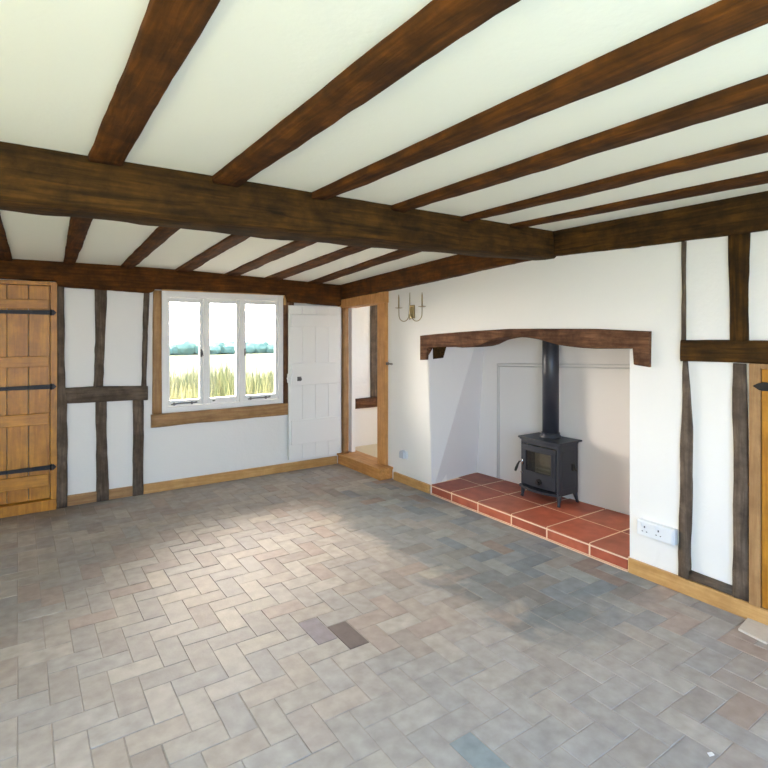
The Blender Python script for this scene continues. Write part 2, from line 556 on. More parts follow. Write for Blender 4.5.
# ------------------------------------------------------------------ ceiling
bm = bmesh.new()
xs = [XL - .1 + (XR + .3 - XL) * i / 14 for i in range(15)]
ys = [YR - .1, 0, 1.4, 2.74, 2.76, 3.4, 4.2, 5.0, 5.8]
g = [[bm.verts.new((x, y, zc(x, y))) for x in xs] for y in ys]
g2 = [[bm.verts.new((x, y, 2.5)) for x in xs] for y in ys]
for j in range(len(ys) - 1):
    for i in range(14):
        bm.faces.new((g[j][i], g[j + 1][i], g[j + 1][i + 1], g[j][i + 1]))
        bm.faces.new((g2[j][i], g2[j][i + 1], g2[j + 1][i + 1], g2[j + 1][i]))
for j in range(len(ys) - 1):
    for i in (0, 14):
        bm.faces.new((g[j][i], g[j + 1][i], g2[j + 1][i], g2[j][i]))
for i in range(14):
    for j in (0, len(ys) - 1):
        bm.faces.new((g[j][i], g[j][i + 1], g2[j][i + 1], g2[j][i]))
struct('ceiling', bm, M_CEIL)

# ------------------------------------------------------------------ walls
bm = bmesh.new()     # back wall with plank door and window openings
T = YB + 0.24
for x0, x1, z0, z1 in ((XL - .2, -0.70, -.05, 2.5), (-0.70, 0.291, 2.045, 2.5), (0.291, 1.185, -.05, 2.5),
                       (1.185, 2.49, -.05, 0.785), (1.185, 2.49, 2.012, 2.5), (2.49, 3.42, -.05, 2.5)):
    box(bm, x0, x1, YB, T, z0, z1)
struct('wall_back', bm, M_WALL)

bm = bmesh.new()     # right wall with lobby doorway, fireplace opening
XT = XR + 0.20
for y0, y1, z0, z1 in ((YR - .2, 2.045, -.05, 2.5), (4.95, 5.66, 1.93, 2.5)):
    box(bm, XR, XT, y0, y1, z0, z1)
prism(bm, [(4.12, -.05), (4.95, -.05), (4.95, 2.5), (4.19, 2.5), (4.19, 1.31)], 'X', XR, XT)
prism(bm, [(2.045, 1.58), (3.5, 1.585), (4.19, 1.545), (4.19, 2.5), (2.045, 2.5)], 'X', XR, XT)
box(bm, XR, 3.42, 5.66, YB, -.05, 2.5)
box(bm, XR, XT, 4.95, 5.66, -.05, 0.09)
struct('wall_right', bm, M_WALL)

bm = bmesh.new()     # left wall, window opening behind the camera's left
for y0, y1, z0, z1 in ((YR - .2, -0.4, -.05, 2.5), (-0.4, 1.4, -.05, 0.7), (-0.4, 1.4, 2.0, 2.5), (1.4, YB + .2, -.05, 2.5)):
    box(bm, XL - .2, XL, y0, y1, z0, z1)
struct('wall_left', bm, M_WALL)
bm = bmesh.new()
for x0, x1, z0, z1 in ((XL - .2, -0.5, -.05, 2.5), (-0.5, 1.7, -.05, 0.7), (-0.5, 1.7, 2.0, 2.5), (1.7, XR + .2, -.05, 2.5)):
    box(bm, x0, x1, YR - .2, YR, z0, z1)
struct('wall_rear', bm, M_WALL)

# fireplace recess: leaning left cheek, back, right cheek, throat ceiling
zt = 1.95
bl, bt, br = (4.05, 4.215), (4.03, 4.03), (4.165, 2.06)
def slab(name, inner, outer):
    bm = bmesh.new()
    A = [bm.verts.new(q) for q in inner]; B = [bm.verts.new(q) for q in outer]
    bm.faces.new(A); bm.faces.new(B[::-1])
    for k in range(4):
        bm.faces.new((A[k], A[(k + 1) % 4], B[(k + 1) % 4], B[k]))
    struct(name, bm, M_RECESS)
e_ = XR + .005
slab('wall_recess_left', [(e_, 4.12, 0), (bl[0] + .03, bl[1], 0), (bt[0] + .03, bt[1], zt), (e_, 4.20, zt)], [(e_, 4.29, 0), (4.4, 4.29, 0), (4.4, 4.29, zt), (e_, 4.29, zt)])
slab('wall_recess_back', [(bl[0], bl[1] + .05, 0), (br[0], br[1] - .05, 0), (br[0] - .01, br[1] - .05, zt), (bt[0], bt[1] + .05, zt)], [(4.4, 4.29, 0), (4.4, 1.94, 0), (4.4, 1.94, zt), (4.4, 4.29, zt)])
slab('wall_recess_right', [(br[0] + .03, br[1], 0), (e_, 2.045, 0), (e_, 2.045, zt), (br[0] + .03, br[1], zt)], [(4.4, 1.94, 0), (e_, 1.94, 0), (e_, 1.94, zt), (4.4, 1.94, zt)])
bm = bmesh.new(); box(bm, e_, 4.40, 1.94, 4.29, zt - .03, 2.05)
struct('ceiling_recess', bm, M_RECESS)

# access panel bead lines on recess back wall
bm = bmesh.new()
def back_x(y, z):
    t = (y - br[1]) / (bl[1] - br[1])
    return br[0] + (bl[0] - br[0]) * t - 0.012 * z / zt
for a, b in (((3.90, 1.27), (2.08, 1.345)), ((3.89, 1.245), (2.08, 1.315)), ((3.905, 0.10), (3.895, 1.27)), ((3.88, 0.10), (3.875, 1.245))):
    p = [Vector((back_x(*q) - 0.008, q[0], q[1])) for q in (a, b)]
    tube(bm, p, 0.0050, 8)
struct('trim_1', bm, simple('board_joint', (0.64, 0.63, 0.61, 1), 0.6))

# lobby beyond the doorway
bm = bmesh.new()
box(bm, XR + .05, 5.0, 6.0, 6.1, -.05, 2.3)
box(bm, XR, 3.42, 5.96, 6.0, -.05, 2.3)
for y0, y1, z0, z1 in ((4.30, 4.75, 0, 2.3), (4.75, 5.65, 0, 1.3), (4.75, 5.65, 1.75, 2.3), (5.65, 6.0, 0, 2.3)):
    box(bm, 4.8, 4.95, y0, y1, z0, z1)
box(bm, 4.40, 4.8, 4.30, 4.36, 0, 2.3)
struct('wall_lobby', bm, M_WALL)
bm = bmesh.new(); box(bm, XR + .14, 4.8, 4.30, 6.0, 0.0, 0.10)
struct('floor_lobby', bm, M_CARPET)
bm = bmesh.new(); box(bm, XR + .05, 4.95, 4.30, 6.1, 2.25, 2.32)
struct('ceiling_lobby', bm, M_CEIL)
timber('lobby_post', 'Z', [(0.73, 3.855, 4.01, 5.965, 6.004), (2.25, 3.845, 4.0, 5.965, 6.004)], wood('grey', 'Z'), 71,
       label='dark timber post on the lobby wall seen through the open doorway', cat='post')
timber('lobby_rail', 'X', [(3.40, 5.962, 6.02, 0.595, 0.725), (4.75, 5.962, 6.02, 0.60, 0.735)], wood('lintel', 'X'), 72,
       label='brown horizontal rail on the lobby wall seen through the doorway', cat='rail')

# ------------------------------------------------------------------ timber framing
timber('main_beam', 'X', [(XL - .02, 2.63, 2.92, 2.132, 2.42), (1.0, 2.63, 2.92, 2.132, 2.42), (1.9, 2.64, 2.90, 2.136, 2.42), (3.365, 2.635, 2.84, 2.152, 2.42)],
       wood('bigbeam', 'X'), 3, jit=.006, ch=.018, step=.05,
       label='massive dark hewn beam crossing the whole ceiling from left to fireplace wall', cat='beam')
# joists in front of the main beam
pos = ['leftmost', 'second', 'third', 'fourth', 'fifth', 'rightmost']
near = [(.249, .384, .249, .368, 2.333), (.781, .908, .783, .905, 2.320), (1.318, 1.404, 1.325, 1.462, 2.322), (1.849, 1.938, 1.822, 1.965, 2.323), (2.410, 2.492, 2.380, 2.540, 2.330), (2.860, 2.978, 2.930, 3.110, 2.337)]
nl = ['thick reddish ceiling joist in front of the main beam, leftmost of six',
      'dark ceiling joist in front of the main beam, second from the left of six',
      'dark ceiling joist in front of the main beam, third from the left of six',
      'dark ceiling joist in front of the main beam, third from the right of six',
      'dark ceiling joist in front of the main beam, second from the right of six',
      'thin-looking ceiling joist in front of the main beam, nearest the fireplace wall']
for i, (a, b, c, d, z) in enumerate(near):
    timber('ceiling_joist', 'Y', [(YR - .02, c, d, z, 2.42), (0.7, c, d, z, 2.42), (2.1, (a * .7 + c * .3), (b * .7 + d * .3), z, 2.42), (2.645, a, b, z, 2.42)],
           wood('beam', 'Y'), 20 + i, jit=.004, ch=.006, label=nl[i], cat='joist', group='ceiling joists in front of the main beam')
far = [(-.22, -.095, -.17, -.045), (.245, .376, .327, .425), (.764, .894, .793, .919), (1.262, 1.385, 1.29, 1.45), (1.738, 1.90, 1.79, 1.94), (2.205, 2.37, 2.23, 2.42), (2.65, 2.83, 2.76, 2.92)]
fl = ['dark joist behind the main beam above the plank door, leftmost of seven',
      'dark joist behind the main beam, above the post beside the plank door',
      'brown joist behind the main beam, second to the right of the plank door',
      'brown joist behind the main beam, above the left part of the window',
      'brown joist behind the main beam, above the middle of the window',
      'brown joist behind the main beam, above the right end of the window',
      'brown joist behind the main beam, nearest the doorway corner']
for i, (a, b, c, d) in enumerate(far):
    secs = []
    for y in (2.83, 3.6, 4.5, 5.2, 5.70):
        t = max(0, (y - 3.7) / 1.9)
        x0 = a + (c - a) * t; x1 = b + (d - b) * t
        z = zc((x0 + x1) / 2, y)
        secs.append((y, x0 + .01, x1, z - .020, z + .05))
    timber('ceiling_joist', 'Y', secs, wood('beam', 'Y'), 40 + i, jit=.005, ch=.004, label=fl[i], cat='joist', group='ceiling joists behind the main beam')

timber('wall_plate', 'X', [(XL, 5.645, 5.75, 2.07, 2.26)] + [(x, 5.645, 5.75, z, 2.26 if x < 2.3 else 2.22) for x, z in
       ((.28, 2.052), (.30, 2.004), (.70, 1.990), (1.05, 1.976), (1.09, 1.985), (1.12, 2.018), (1.8, 2.018), (2.50, 2.016), (2.53, 1.940), (2.9, 1.915), (3.40, 1.910))],
       wood('beam', 'X'), 61, jit=.006, ch=.012, label='long dark horizontal beam along the top of the window wall', cat='beam')
timber('wall_plate', 'Y', [(YR, 3.335, 3.42, 2.145, 2.40), (1.2, 3.335, 3.42, 2.148, 2.40), (2.0, 3.335, 3.42, 2.155, 2.40), (2.66, 3.335, 3.42, 2.172, 2.40)],
       wood('bigbeam', 'Y'), 62, jit=.006, ch=.012, label='dark beam along the top of the fireplace wall, right of the main beam', cat='beam')
timber('wall_plate', 'Y', [(2.74, 3.30, 3.42, 2.170, 2.37), (3.45, 3.27, 3.42, 2.128, 2.34), (4.4, 3.23, 3.42, 2.068, 2.30), (5.66, 3.205, 3.42, 1.985, 2.20)],
       wood('beam', 'Y'), 63, jit=.007, ch=.012, label='dark beam along the top of the fireplace wall, running back over the doorway', cat='beam')

# back wall posts and rail
G = wood('grey', 'Z')
timber('wall_post', 'Z', [(0.0, .283, .369, 5.675, 5.74), (.93, .285, .369, 5.675, 5.74), (1.1, .291, .352, 5.675, 5.74), (2.08, .291, .345, 5.675, 5.74)], G, 81, jit=.005,
       label='dark upright post between the plank door and the first white panel', cat='post')
timber('wall_post', 'Z', [(1.07, .585, .668, 5.69, 5.74), (1.5, .600, .672, 5.69, 5.74), (1.8, .592, .690, 5.69, 5.74), (2.06, .588, .700, 5.69, 5.74)], G, 82, jit=.008,
       label='crooked dark post above the rail, between the two upper white panels', cat='post')
timber('wall_post', 'Z', [(0.0, .612, .710, 5.69, 5.74), (.5, .608, .700, 5.69, 5.74), (.95, .600, .694, 5.69, 5.74)], G, 83, jit=.006,
       label='dark post below the rail, between the two lower white panels', cat='post')
timber('wall_post', 'Z', [(1.06, 1.000, 1.045, 5.69, 5.74), (1.6, 1.012, 1.058, 5.69, 5.74), (2.05, 1.02, 1.075, 5.69, 5.74)], G, 84, jit=.006,
       label='narrow dark post above the rail, just left of the window', cat='post')
timber('wall_post', 'Z', [(0.0, .920, 1.018, 5.69, 5.74), (.5, .925, 1.018, 5.69, 5.74), (.93, .925, 1.018, 5.69, 5.74)], G, 85, jit=.006,
       label='dark post below the rail, rightmost post left of the window', cat='post')
timber('wall_rail', 'X', [(.33, 5.68, 5.74, .945, 1.085), (.65, 5.68, 5.74, .935, 1.082), (.9, 5.68, 5.74, .935, 1.070), (1.055, 5.68, 5.74, .925, 1.062)], wood('grey', 'X'), 86, jit=.006,
       label='dark horizontal rail crossing the posts between the plank door and the window', cat='rail')

# right wall posts and rail
GR = wood('grey', 'Z')
timber('wall_post', 'Z', [(1.53, 1.0, 1.0, 1.0, 1.0)] * 0 + [(1.535, 3.352, 3.39, 1.678, 1.700), (2.15, 3.352, 3.39, 1.676, 1.698)], GR, 91, jit=.004, ch=.004,
       label='very thin dark upright on the fireplace wall above the rail', cat='post')
timber('wall_post', 'Z', [(0.10, 3.350, 3.39, 1.653, 1.722), (.73, 3.350, 3.39, 1.637, 1.708), (1.03, 3.350, 3.39, 1.640, 1.702), (1.42, 3.350, 3.39, 1.668, 1.694)], GR, 92, jit=.006, ch=.006,
       label='narrow crooked grey post beside the socket, widening below the rail', cat='post')
timber('wall_post', 'Z', [(1.54, 3.348, 3.39, 1.338, 1.427), (1.8, 3.348, 3.39, 1.339, 1.430), (2.16, 3.348, 3.39, 1.329, 1.437)], wood('bigbeam', 'Z'), 93, jit=.005,
       label='brown post above the rail at the right edge of the photo', cat='post')
timber('wall_post', 'Z', [(0.10, 3.345, 3.39, 1.328, 1.415), (.76, 3.345, 3.39, 1.334, 1.413), (1.42, 3.345, 3.39, 1.348, 1.412)], GR, 94, jit=.005,
       label='wide grey post below the rail, beside the oak door frame', cat='post')
timber('wall_rail', 'Y', [(0.55, 3.340, 3.39, 1.425, 1.552), (1.3, 3.340, 3.39, 1.425, 1.55), (1.70, 3.340, 3.39, 1.42, 1.546)], wood('bigbeam', 'Y'), 95, jit=.005,
       label='dark horizontal rail on the fireplace wall at the right edge', cat='rail')
timber('sole_plate', 'Y', [(1.41, 3.352, 3.39, 0.095, 0.150), (1.66, 3.352, 3.39, 0.095, 0.158)], wood('grey', 'Y'), 96, jit=.003,
       label='low grey sill timber under the white panel between two grey posts', cat='timber')

# ------------------------------------------------------------------ baseboards
def board(name, x0, x1, y0, y1, z0, z1, mat, bev=.004):
    bm = bmesh.new(); box(bm, x0, x1, y0, y1, z0, z1, bev)
    return struct(name, bm, mat)
board('baseboard_right', 3.348, XR + .01, 0.2, 2.043, 0, 0.095, wood('skirt', 'Y'))
board('baseboard_right_far', 3.345, XR + .01, 4.14, 4.745, 0, 0.085, wood('skirt', 'Y'))
for i, (a, b) in enumerate(((.369, .612), (.710, .920), (1.018, 3.19))):
    board('baseboard_back' + ('', '_middle', '_window')[i], a, b, 5.698, YB + .01, 0, 0.095, wood('oldoak' if i < 2 else 'skirt', 'X'))
board('baseboard_left', XL, XL + .02, YR, YB, 0, .095, wood('skirt', 'Y'))

# ------------------------------------------------------------------ window_1
W = empty('window_1', (1.84, 5.75, 0.79), kind='structure')
bm = bmesh.new()
yo, yi = 5.70, 5.765
for x0, x1, z0, z1 in ((1.187, 1.232, .787, 2.010), (2.436, 2.490, .787, 2.008), (1.232, 2.436, 1.945, 2.010), (1.232, 2.436, .787, .838),
                       (1.596, 1.634, .838, 1.945), (1.984, 2.022, .838, 1.945)):
    box(bm, x0, x1, yo, yi, z0, z1, .004)
obj('window_frame', bm, M_PAINT, W)
lights = [(1.234, 1.594, 'casement'), (1.636, 1.982, 'casement'), (2.024, 2.434, 'casement')]
for k, (a, b, nm) in enumerate(lights):
    bm = bmesh.new()
    t = .032
    z0, z1 = .840, 1.943
    y0, y1 = 5.712, 5.752
    a2 = a; b2 = b
    for x0, x1, q0, q1 in ((a2, a2 + t, z0, z1), (b2 - t, b2, z0, z1), (a2 + t, b2 - t, z1 - .045, z1), (a2 + t, b2 - t, z0, z0 + .06)):
        box(bm, x0, x1, y0, y1, q0, q1, .004)
    s = obj('casement', bm, M_PAINT, W)
    bm = bmesh.new(); box(bm, a2 + t - .004, b2 - t + .004, 5.730, 5.734, z0 + .056, z1 - .041)
    obj('glass_pane', bm, M_GLASS, s)
    if k != 1:
        bm = bmesh.new()
        xa, xb = ((1.275, 1.53) if k == 0 else (2.075, 2.33))
        tube(bm, [(xa, 5.698, .862), (xa + .06, 5.69, .868), (xb - .03, 5.69, .868), (xb, 5.695, .872)], [.006, .007, .006, .009], 8)
        for q in (xa + .03, xb - .05):
            box(bm, q - .008, q + .008, 5.688, 5.712, .852, .880, .002)
        obj('window_stay', bm, M_PEWTER, s, label='grey metal stay bar')
        hx = 1.577 if k == 0 else 2.046
        bm = bmesh.new()
        box(bm, hx - .009, hx + .009, 5.702, 5.712, 1.335, 1.415, .003)
        tube(bm, [(hx, 5.70, 1.395), (hx, 5.685, 1.393), (hx + (.012 if k == 0 else -.012), 5.683, 1.345)], [.006, .006, .004], 8)
        obj('window_handle', bm, M_PEWTER, s, label='small grey metal handle')
    else:
        bm = bmesh.new()
        tube(bm, [(1.70, 5.712, .873), (1.70, 5.69, .873)], .006, 8)
        tube(bm, [(1.69, 5.69, .872), (1.715, 5.69, .874)], .007, 8)
        obj('window_catch', bm, M_PEWTER, s, label='small grey peg')

# timber surround of the window (oak posts and sill beam)
timber('window_post', 'Z', [(0.78, 1.098, 1.187, 5.690, 5.74), (1.4, 1.102, 1.186, 5.690, 5.74), (2.01, 1.106, 1.187, 5.690, 5.74)], wood('oldoak', 'Z'), 101, jit=.003,
       label='light brown oak post framing the left side of the window', cat='post')
timber('window_post', 'Z', [(0.78, 2.492, 2.62, 5.690, 5.74), (1.98, 2.492, 2.62, 5.690, 5.74)], wood('lintel', 'Z'), 102, jit=.003,
       label='reddish brown post at the right side of the window, behind the white door', cat='post')
timber('window_sill', 'X', [(1.086, 5.668, 5.74, .650, .775), (1.8, 5.668, 5.74, .655, .778), (2.60, 5.668, 5.74, .652, .785)], wood('oldoak', 'X'), 103, jit=.004,
       label='thick light brown oak sill beam under the white window', cat='sill')
bm = bmesh.new()
box(bm, 1.187, 2.52, 5.693, 5.72, 2.010, 2.022, .002)
box(bm, 2.492, 2.52, 5.685, 5.70, 1.90, 2.022, .002)
struct('trim_2', bm, wood('skirt', 'X'))

# ------------------------------------------------------------------ door_1 : ledged plank door at left
D = empty('door_1', (-.2, 5.71, .10), kind='structure')
rnd = random.Random(5)
bm = bmesh.new()
edges = [.236, .074, -.082, -.235, -.385, -.535, -.64]
for i in range(len(edges) - 1):
    box(bm, edges[i + 1] + .002, edges[i] - .002, 5.700 + rnd.uniform(0, .002), 5.735, .100, 2.008, .003)
obj('plank_panel', bm, wood('door', 'Z'), D)
for z0, z1 in ((1.800, 1.882), (1.284, 1.380), (.768, .872), (.215, .325)):
    bm = bmesh.new(); box(bm, -.63, .224, 5.676, 5.700, z0, z1, .005)
    obj('ledge', bm, wood('door', 'X'), D)
for z in (1.770, 1.105, .382):
    bm = bmesh.new()
    prism(bm, [(-.58, z - .010), (.10, z - .018), (.235, z - .020), (.262, z - .026), (.285, z), (.262, z + .026), (.235, z + .020), (.10, z + .018), (-.58, z + .010), (-.60, z)], 'Y', 5.668, 5.677)
    for q in (-.4, -.15, .1, .21):
        tube(bm, [(q, 5.669, z), (q, 5.663, z)], [.009, .006], 8)
    tube(bm, [(.243, 5.668, z - .026), (.243, 5.668, z + .026)], .008, 8)
    obj('strap_hinge', bm, M_IRON, D)
bm = bmesh.new()
box(bm, .238, .291, 5.682, 5.75, .02, 2.045, .003)
box(bm, -.70, -.642, 5.682, 5.75, .02, 2.045, .003)
box(bm, -.642, .238, 5.684, 5.75, 2.012, 2.048, .003)
box(bm, -.70, .283, 5.655, 5.76, 0, .092, .004)
struct('trim_3', bm, wood('door', 'Z'))
bm = bmesh.new(); box(bm, -.70, .291, 5.76, T, 0, 2.045); struct('wall_behind_door', bm, M_WALL)

# ------------------------------------------------------------------ door_2 : white plank door standing open against the back wall
D = empty('door_2', (3.2, 5.64, .145), kind='structure')
bm = bmesh.new()
px = [2.532, 2.70, 2.865, 3.035, 3.205]
for i in range(4):
    box(bm, px[i] + .0008, px[i + 1] - .0008, 5.640, 5.666, .142, 1.897, .0018)
obj('plank_panel', bm, M_PAINT, D)
for z0, z1 in ((1.655, 1.795), (.985, 1.235), (.310, .590)):
    bm = bmesh.new(); box(bm, 2.556, 3.195, 5.620, 5.640, z0, z1, .004)
    obj('ledge', bm, M_PAINT, D)
bm = bmesh.new()
box(bm, 2.625, 2.675, 5.613, 5.620, 1.035, 1.085, .002)
tube(bm, [(2.650, 5.614, 1.06), (2.650, 5.598, 1.06), (2.650, 5.590, 1.06), (2.650, 5.575, 1.06)], [.008, .008, .019, .014], 12)
obj('door_knob', bm, M_PEWTER, D, label='dark square-backed knob')
bm = bmesh.new()
box(bm, 2.520, 2.534, 5.628, 5.664, 1.02, 1.12, .002)
tube(bm, [(2.524, 5.63, 1.07), (2.505, 5.625, 1.07)], [.010, .012], 8)
obj('latch_case', bm, M_PAINT, D)

# doorway: oak frame standing on an oak step
bm = bmesh.new()
box(bm, 3.205, XR + .10, 4.795, 5.715, 0, .102, .004)
box(bm, 3.190, XR + .10, 4.782, 5.715, .102, .126, .004)
struct('trim_4', bm, wood('oak', 'Y'))
bm = bmesh.new()
box(bm, 3.326, 3.43, 4.880, 5.030, .126, 1.93, .004)
v = [bm.verts.new(c) for c in ((3.205, 5.715, 1.888), (3.318, 4.868, 1.918), (3.43, 4.868, 1.918), (3.43, 5.715, 1.888),
                               (3.205, 5.715, 1.975), (3.318, 4.868, 2.046), (3.43, 4.868, 2.046), (3.43, 5.715, 1.975))]
for q in ((0, 3, 2, 1), (4, 5, 6, 7), (0, 1, 5, 4), (1, 2, 6, 5), (2, 3, 7, 6), (3, 0, 4, 7)):
    bm.faces.new([v[k] for k in q])
struct('trim_5', bm, wood('oak', 'Z'))
timber('door_jamb', 'Z', [(.126, 3.250, 3.320, 5.64, 5.71), (1.0, 3.250, 3.322, 5.64, 5.71), (1.89, 3.250, 3.320, 5.64, 5.71)], wood('oldoak', 'Z'), 110, jit=.003,
       label='dark brown jamb post at the far side of the open doorway', cat='post')
bm = bmesh.new()
box(bm, 3.34, 3.372, 4.86, 4.88, 1.232, 1.262, .002)
tube(bm, [(3.355, 4.87, 1.247), (3.345, 4.81, 1.248), (3.335, 4.755, 1.247)], [.009, .008, .011], 8)
obj('latch_keep', bm, M_PEWTER, label='small dark metal catch sticking out beside the oak doorway', cat='catch')

# ------------------------------------------------------------------ door_3 : oak door at the right edge
D = empty('door_3', (3.36, .9, .10), kind='structure')
bm = bmesh.new()
yy = [1.268, 1.13, .985, .84, .695, .56]
for i in range(5):
    box(bm, 3.345, 3.369, yy[i + 1] + .0015, yy[i] - .0015, .10, 1.395, .003)
obj('plank_panel', bm, wood('door', 'Z'), D)
for z0, z1 in ((1.12, 1.22), (.30, .42)):
    bm = bmesh.new(); box(bm, 3.328, 3.345, .57, 1.20, z0, z1, .004); obj('ledge', bm, wood('door', 'Y'), D)
for z in (1.300,):
    bm = bmesh.new()
    x = 3.326 if z < 1 else 3.338
    prism(bm, [(.66, z - .010), (1.18, z - .018), (1.255, z - .022), (1.275, z - .018), (1.305, z + .002), (1.275, z + .020), (1.255, z + .026), (1.18, z + .020), (.66, z + .010)], 'X', x - .008, x + .006)
    obj('strap_hinge', bm, M_IRON, D)
bm = bmesh.new()
box(bm, 3.338, XR + .01, 1.270, 1.326, .095, 1.424, .003)
box(bm, 3.338, XR + .01, .49, .555, .095, 1.424, .003)
box(bm, 3.338, XR + .01, .555, 1.270, 1.396, 1.424, .003)
struct('trim_6', bm, wood('oldoak', 'Z'))

# ------------------------------------------------------------------ fireplace lintel and hearth
top = [(4.283, 1.558), (4.0, 1.578), (3.519, 1.604), (3.093, 1.622), (2.774, 1.622), (2.3, 1.618), (2.017, 1.606), (1.895, 1.602)]
bot = [(1.899, 1.372), (1.996, 1.380), (2.003, 1.487), (2.095, 1.483), (2.3, 1.478), (2.42, 1.482), (2.53, 1.489), (2.62, 1.503), (2.698, 1.520), (2.80, 1.540), (2.897, 1.551), (3.0, 1.556),
       (3.093, 1.555), (3.2, 1.545), (3.298, 1.527), (3.35, 1.508), (3.406, 1.486), (3.48, 1.470), (3.57, 1.459), (3.66, 1.453), (3.762, 1.456), (3.95, 1.450), (4.166, 1.443), (4.181, 1.321), (4.283, 1.313)]
bm = bmesh.new()
poly = [(a, b) for a, b in top + bot]
xl = [3.345, 3.352, 3.45, 3.56]
rings = []
for k, x in enumerate(xl):
    ring = []
    cy, czz = 3.09, 1.5
    for a, b in poly:
        s = .994 if k == 0 else 1.0
        aa = cy + (a - cy) * (s if k == 0 else 1)
        bb = b + (-.005 if (a, b) in top and k == 0 else .005 if k == 0 else 0)
        bb += .003 * noise.noise(Vector((a * 7, x * 5, 2)))
        ring.append(bm.verts.new((x, aa, bb)))
    rings.append(ring)
n = len(poly)
for k in range(3):
    for i in range(n):
        bm.faces.new((rings[k][i], rings[k][(i + 1) % n], rings[k + 1][(i + 1) % n], rings[k + 1][i]))
bm.faces.new(rings[0]); bm.faces.new(rings[-1][::-1])
obj('fireplace_lintel', bm, wood('lintel', 'Y'), label='rough arched brown oak lintel over the white fireplace recess', cat='lintel')
bm = bmesh.new()
prism(bm, [(4.21, 1.318), (4.30, 1.318), (4.30, 1.45), (4.15, 1.45), (4.165, 1.335)], 'X', 3.42, 3.56)
for v in bm.verts:
    if v.co.x > 3.5 and v.co.z < 1.4: v.co.x -= .03
bmesh.ops.translate(bm, verts=bm.verts, vec=(0.0, -.03, 0))
obj('corbel', bm, wood('bigbeam', 'Y'), label='dark wooden corbel tucked under the left end of the fireplace lintel', cat='corbel')

H = empty('hearth', (3.7, 3.09, 0), 'raised hearth of red terracotta tiles with pale mortar joints', 'hearth')
rnd = random.Random(4)
jy = [4.118, 3.82, 3.47, 3.08, 2.72, 2.345, 2.052]
bm = bmesh.new()
cl = bm.loops.layers.float_color.new('Col')
reds = [(176, 92, 66), (168, 86, 62), (184, 98, 70), (160, 84, 62), (178, 100, 74), (170, 94, 68)]
def tile(x0, x1, y0, y1, z0, z1, bev=.006, dark=1.0):
    c = rnd.choice(reds); k = rnd.uniform(.92, 1.06) * dark
    lc = lin(*[min(255, q * k) for q in c])
    old = set(bm.faces)
    box(bm, x0, x1, y0, y1, z0, z1, bev)
    for f in bm.faces:
        if f not in old:
            for l in f.loops: l[cl] = lc
g = .006
for i in range(6):
    y1, y0 = jy[i] - g, jy[i + 1] + g
    tile(3.360, 3.742, y0, y1, .086, .0965, .003)
    tile(3.752, 4.10 if i < 3 else 4.17, max(y0, 2.065), y1 if i else 4.19, .072, .0955, .003, .95)
    tile(3.362, 3.385, y0, y1, .010, .079, .003, 1.06)
obj('tiles', bm, M_TERRA, H)
bm = bmesh.new()
prism(bm, [(3.371, 2.05), (4.13, 2.05), (4.04, 4.20), (3.371, 4.12)], 'Z', .0, .0948)
box(bm, 3.3600, 3.38, 2.05, 4.12, .076, .0865)
box(bm, 3.348, 3.372, 2.05, 4.12, 0, .004)
for y in jy[1:-1]:
    box(bm, 3.363, 3.38, y - .007, y + .007, .004, .090)
obj('mortar_bed', bm, M_MORTAR, H, label='pale sandy mortar')

# ------------------------------------------------------------------ wood-burning stove
S = empty('wood_burning_stove', (3.93, 3.165, .0965), 'small black cast iron wood-burning stove with glass door standing on the hearth', 'stove')
y0, y1 = 2.955, 3.375
xf, xb = 3.808, 4.072
zb, zt2 = .190, .628
bm = bmesh.new()
w = .014
box(bm, xf + .01, xb, y0, y0 + w, zb, zt2, .004)
box(bm, xf + .01, xb, y1 - w, y1, zb, zt2, .004)
box(bm, xb - w, xb, y0 + w, y1 - w, zb, zt2)
box(bm, xf, xb, y0, y1, zb - .006, zb + .012, .004)
box(bm, xf + .004, xb, y0 + .004, y1 - .004, zt2 - .012, zt2)
box(bm, xf + .002, xf + .02, y0 + .004, y1 - .004, .585, zt2 - .004, .004)     # front rail above door
box(bm, xf + .002, xf + .02, y0 + .004, y0 + .026, zb, .6, .003)
box(bm, xf + .002, xf + .02, y1 - .026, y1 - .004, zb, .6, .003)
# panel relief on the near side
box(bm, xf + .05, xb - .04, y0 - .004, y0 + .004, zb + .05, zt2 - .06, .003)
obj('stove_body', bm, M_STOVE, S)
bm = bmesh.new()   # top plate, slightly bowed front, bevelled
pts = []
for k in range(13):
    t = k / 12
    y = 2.935 + (3.398 - 2.935) * t
    pts.append((xf - .012 - .022 * math.sin(math.pi * t), y))
pts += [(4.088, 3.398), (4.105, 2.935)]
prism(bm, pts, 'Z', .630, .645)
bmesh.ops.bevel(bm, geom=[e for e in bm.edges], offset=.003, segments=2, affect='EDGES', profile=.5)
prism(bm, [(p[0] + .012, 3.1665 + (p[1] - 3.1665) * .95) for p in pts[:-2]] + [(4.07, 3.385), (4.07, 2.948)], 'Z', .618, .631)
obj('top_plate', bm, M_STOVE, S)
